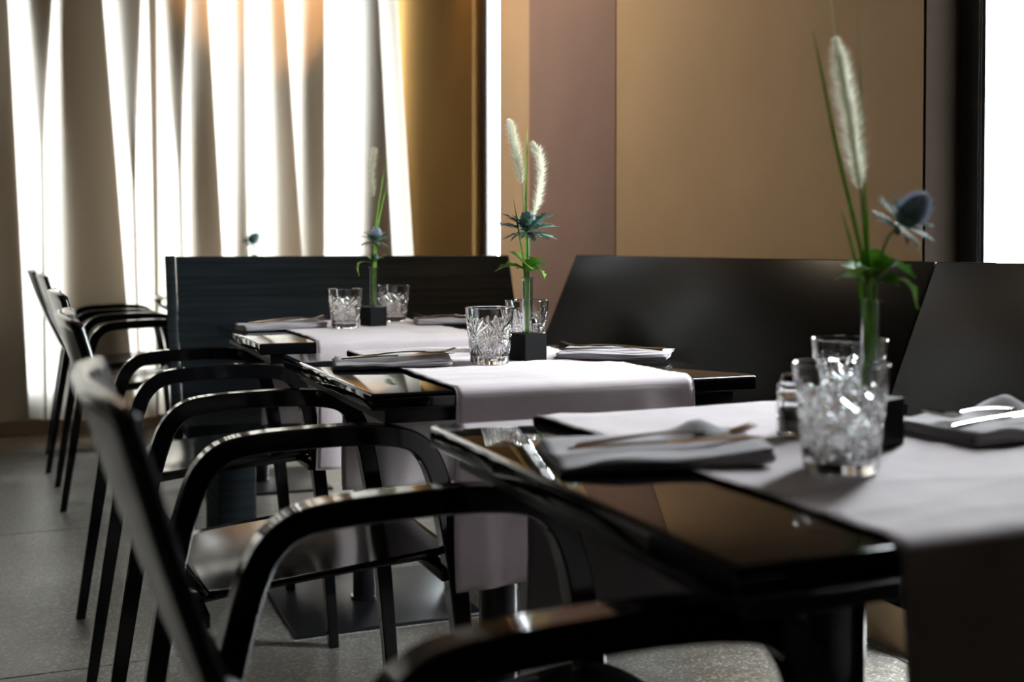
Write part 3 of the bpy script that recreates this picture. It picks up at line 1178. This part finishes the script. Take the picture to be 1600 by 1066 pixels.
def lobed_leaf(base, tip, width, droop, lobes, up=Vector((0, 0, 1)), jag=0.5, name='leaf', m=None, parent=None, twist=0.0):
    """a toothed leaf: midrib arched from base to tip, pointed lobes on both sides"""
    d = tip-base
    ln = d.length
    dn = d.normalized()
    s = dn.cross(up)
    if s.length < 0.05:
        s = dn.cross(Vector((0.6, 0.5, 0.1)))
    s.normalize()
    nrm = s.cross(dn)
    s = (s*math.cos(twist)+nrm*math.sin(twist))
    nrm = s.cross(dn)
    if nrm.z < 0:
        nrm = -nrm
    n = lobes*4+1
    V, F = [], []
    for a in range(n):
        u = a/(n-1)
        c_ = base+d*u + nrm*(droop*ln*math.sin(u*PI))
        env = width/2*(math.sin(min(1, u*1.15+0.05)*PI)**0.7 if u < 0.8 else math.sin(min(1, 0.97)*PI*0 + (1-u)/0.2*0.75))
        env = width/2*max(0.0, (math.sin(PI*min(1, u*0.92+0.08)))**0.8)
        ph = (a % 4)/4
        tooth = (1-jag)+jag*(1-ph)
        fw = dn*(ln/lobes*0.35*(1-ph))*jag
        ww = max(0.0004, env*tooth)
        th = nrm*0.00035
        V += [c_-s*ww+fw+nrm*ww*0.22, c_+th, c_+s*ww+fw+nrm*ww*0.22, c_-th]
    for a in range(n-1):
        for j in range(4):
            F.append((a*4+j, a*4+(j+1) % 4, (a+1)*4+(j+1) % 4, (a+1)*4+j))
    F += [(0, 1, 2, 3), (4*n-1, 4*n-2, 4*n-3, 4*n-4)]
    return MB().add(V, F).build(name, m or M_leaf, parent, angle=60)


def thistle(i, stem, head, axis, size, leaves, label, bract_r, bract_n=12, seed=1, lower=None, bud=None):
    rnd = random.Random(seed)
    t = thing('sea_holly', label, 'flower', V_POS[i], 0, 'blue thistle flowers in the bud vases')
    stem_obj('stem', stem, [0.0023, 0.0017, 0.0015], M_stem, t)
    h_ = loc_(*head)
    A = (RV*axis[0]+Vector((0, 0, axis[1]))+FV*axis[2]).normalized()
    e1 = A.cross(Vector((0.2, 0.9, 0.1))).normalized()
    e2 = A.cross(e1)
    S = size/1000
    # domed head of packed florets
    mb = MB()
    prof = [(0.05, -0.55), (0.30, -0.45), (0.44, -0.15), (0.45, 0.15), (0.36, 0.50), (0.20, 0.72), (0.03, 0.80)]
    V, F = [], []
    nn = 14
    for r, z in prof:
        for j in range(nn):
            q = 2*PI*j/nn
            V.append(h_ + (e1*math.cos(q)+e2*math.sin(q))*r*S*0.9 + A*z*S)
    for a in range(len(prof)-1):
        for j in range(nn):
            F.append((a*nn+j, a*nn+(j+1) % nn, (a+1)*nn+(j+1) % nn, (a+1)*nn+j))
    mb.add(V, F)
    mb.build('flower_head', M_bract, t)
    V, F = [], []
    cnt = 210
    for k in range(cnt):
        z = 1-1.65*k/cnt
        r = math.sqrt(max(0, 1-z*z))
        q = k*2.39996
        d = (e1*math.cos(q)+e2*math.sin(q))*r*0.46 + A*(z*0.62+0.12)
        dd = d.normalized()
        b = h_+d*S*0.92
        tip = b+(dd*0.7+A*0.5).normalized()*S*rnd.uniform(0.14, 0.30)
        s = dd.cross(A if abs(dd.dot(A)) < 0.9 else e1).normalized()
        s2 = dd.cross(s)
        wd = S*0.030
        o0 = len(V)
        V += [b+s*wd, b-s*wd*0.5+s2*wd*0.86, b-s*wd*0.5-s2*wd*0.86, tip]
        F += [(o0, o0+1, o0+3), (o0+1, o0+2, o0+3), (o0+2, o0, o0+3)]
    o = MB().add(V, F).build('florets', M_floret, t, smooth=False)
    o['kind'] = 'stuff'
    # collar of spiny bracts
    for ring, (cz, cr, rise, cn) in enumerate(((-0.40, 0.95, 0.65, bract_n-3), (-0.48, 1.0, 0.22, bract_n), (-0.60, 0.9, -0.28, bract_n-2))):
        for k in range(cn):
            q = 2*PI*k/cn + rnd.uniform(-0.12, 0.12) + ring*0.3
            d = e1*math.cos(q)+e2*math.sin(q)
            b = h_+A*cz*S+d*S*0.18
            tip = b + (d+A*(rise+rnd.uniform(-0.15, 0.15))).normalized()*bract_r/1000*cr*rnd.uniform(0.75, 1.1)
            lobed_leaf(b, tip, bract_r/1000*0.34, 0.06, 4, up=A, jag=0.85, name='bract', m=M_bract, parent=t, twist=rnd.uniform(-0.4, 0.4))
    for (b, tp, wd, dr, lb) in leaves:
        lobed_leaf(loc_(*b), loc_(*tp), wd*1.9/1000, dr, lb, jag=0.55, name='leaf', parent=t, twist=rnd.uniform(-0.5, 0.5))
    if bud:
        p, r = loc_(*bud[0]), bud[1]/1000
        MB().lathe([(0.001, -r*1.3), (r*0.8, -r*0.7), (r, 0), (r*0.75, r*0.8), (r*0.2, r*1.4)], 12, p).build('bud', M_bract, t)
    return t


# nearest table
foxtail(0, [(0, 20, 2), (-2, 170, 4), (-10, 262, 4), (-13, 292, 4)], [(-12, 286, 4), (-19, 330, 3), (-26, 375, 2), (-34, 420, 2), (-41, 452, 2)], 15,
        'tall pale foxtail plume on the nearest table', [(-41, 450, 2), (-46, 490, 2), (-49, 512, 2)], 19.0, 3000, 2)
grass_blade(0, [(2, 20, -3), (0, 120, -5), (-10, 200, -6), (-43, 335, -8), (-58, 410, -8), (-69, 460, -8)], 6.5, 'long leaning green blade left of the near plume')
grass_blade(0, [(-2, 20, -6), (-3, 120, -8), (-8, 202, -10), (-14, 300, -10)], 10.0, 'broad green blade in front of the near plume')
grass_blade(0, [(-3, 20, 3), (-5, 120, 2), (-18, 205, 0), (-35, 264, -2)], 7.0, 'short green blade at the left of the near vase')
grass_blade(0, [(3, 20, 6), (3, 120, 6), (-1, 216, 6), (-9, 359, 6), (-15, 476, 6)], 3.0, 'thin dark blade behind the near plume')
thistle(0, [(4, 25, 2), (4, 120, 0), (7, 190, -2), (14, 224, -4), (26, 242, -5), (32, 246, -5)], (42, 258, -5), (0.55, 0.80, -0.25), 33,
        [((0, 185, 0), (-44, 184, -10), 26, 0.10, 3), ((-2, 186, 0), (-30, 200, 14), 22, 0.12, 3), ((3, 183, 0), (50, 186, 4), 20, 0.30, 4),
         ((3, 180, 0), (49, 152, -6), 16, 0.35, 3), ((2, 186, -2), (26, 205, -14), 20, 0.15, 3), ((0, 187, 3), (12, 218, 20), 20, 0.1, 3),
         ((0, 185, -3), (-12, 196, -28), 18, 0.15, 3), ((2, 180, -3), (22, 178, -24), 18, 0.2, 3)],
        'blue-tipped thistle leaning right on the nearest table', 34, 13, 4)
# middle table
foxtail(1, [(-1, 20, 3), (-2, 160, 4), (-6, 270, 4), (-11, 345, 3)], [(-11, 343, 3), (-17, 378, 3), (-23, 412, 3), (-31, 446, 3), (-36, 466, 3)], 13,
        'straight pale foxtail plume at left on the middle table', None, 17.0, 2600, 5, 1.25)
foxtail(1, [(2, 20, -3), (3, 160, -4), (7, 240, -4), (11, 284, -4)], [(11, 280, -4), (20, 312, -4), (26, 348, -4), (25, 386, -4), (17, 408, -4), (8, 422, -4)], 12.5,
        'curved pale foxtail plume at right on the middle table', None, 17.0, 2600, 6, 1.25)
grass_blade(1, [(0, 20, 0), (-1, 100, 0), (-3, 300, 0), (-1, 380, 0), (0, 455, 0)], 6.0, 'tall upright green blade between the two plumes')
grass_blade(1, [(-2, 20, -5), (-3, 140, -6), (-14, 230, -8), (-27, 311, -10)], 5.5, 'short green blade leaning left on the middle table')
thistle(1, [(3, 20, 4), (3, 120, 4), (2, 190, 6), (1, 240, 6)], (0, 266, 6), (0.0, 1.0, -0.05), 30,
        [((0, 172, 0), (-62, 172, -6), 30, 0.16, 4), ((-2, 175, 0), (-35, 210, -8), 26, 0.1, 4), ((2, 174, 0), (33, 158, -14), 28, 0.25, 4),
         ((2, 175, 0), (24, 198, -18), 24, 0.1, 3), ((0, 174, 2), (34, 180, 30), 24, 0.15, 3), ((-1, 173, 3), (-20, 176, 34), 24, 0.15, 3),
         ((1, 173, -4), (8, 176, -34), 22, 0.2, 3)],
        'spiky blue thistle between the plumes on the middle table', 54, 14, 8)
# third table
foxtail(2, [(0, 20, 0), (-3, 150, 0), (-3, 280, 0), (0, 362, 0)], [(0, 358, 0), (-4, 400, 0), (-4, 440, 0), (2, 478, 0), (5, 492, 0)], 14,
        'single pale foxtail plume on the third table', None, 19.0, 2200, 9, 1.6)
grass_blade(2, [(2, 20, -3), (2, 120, -4), (8, 260, -5), (22, 370, -6), (37, 456, -6)], 6.0, 'taller green blade right of the far plume')
grass_blade(2, [(3, 20, 3), (4, 120, 4), (12, 260, 4), (24, 330, 4), (41, 402, 4)], 7.0, 'shorter green blade right of the far plume')
thistle(2, [(-2, 20, 3), (-2, 120, 3), (2, 190, 3), (5, 225, 3)], (7, 250, 3), (0.05, 1.0, -0.1), 32,
        [((-3, 175, 0), (-38, 138, -8), 26, 0.45, 4), ((2, 175, 0), (41, 198, -4), 14, 0.05, 3), ((-2, 180, 0), (-24, 196, 6), 14, 0.1, 3),
         ((2, 178, 2), (26, 186, 26), 16, 0.1, 3)],
        'blue thistle below the plume on the third table', 40, 13, 12, bud=((9, 190, -6), 7))
# table behind the bench
grass_blade(3, [(0, 20, 0), (-4, 150, 0), (-6, 300, 0), (-2, 446, 0)], 5.0, 'thin green blade rising behind the bench back')
thistle(3, [(2, 20, 2), (2, 140, 2), (0, 200, 0), (12, 235, 0)], (24, 250, 0), (0.6, 0.7, -0.2), 40,
        [((0, 220, 0), (-22, 250, 0), 14, 0.1, 3), ((0, 170, 0), (-40, 190, 0), 20, 0.1, 3), ((2, 170, 0), (44, 175, 0), 20, 0.1, 3)],
        'small dark thistle peeping above the bench back', 40, 10, 15)
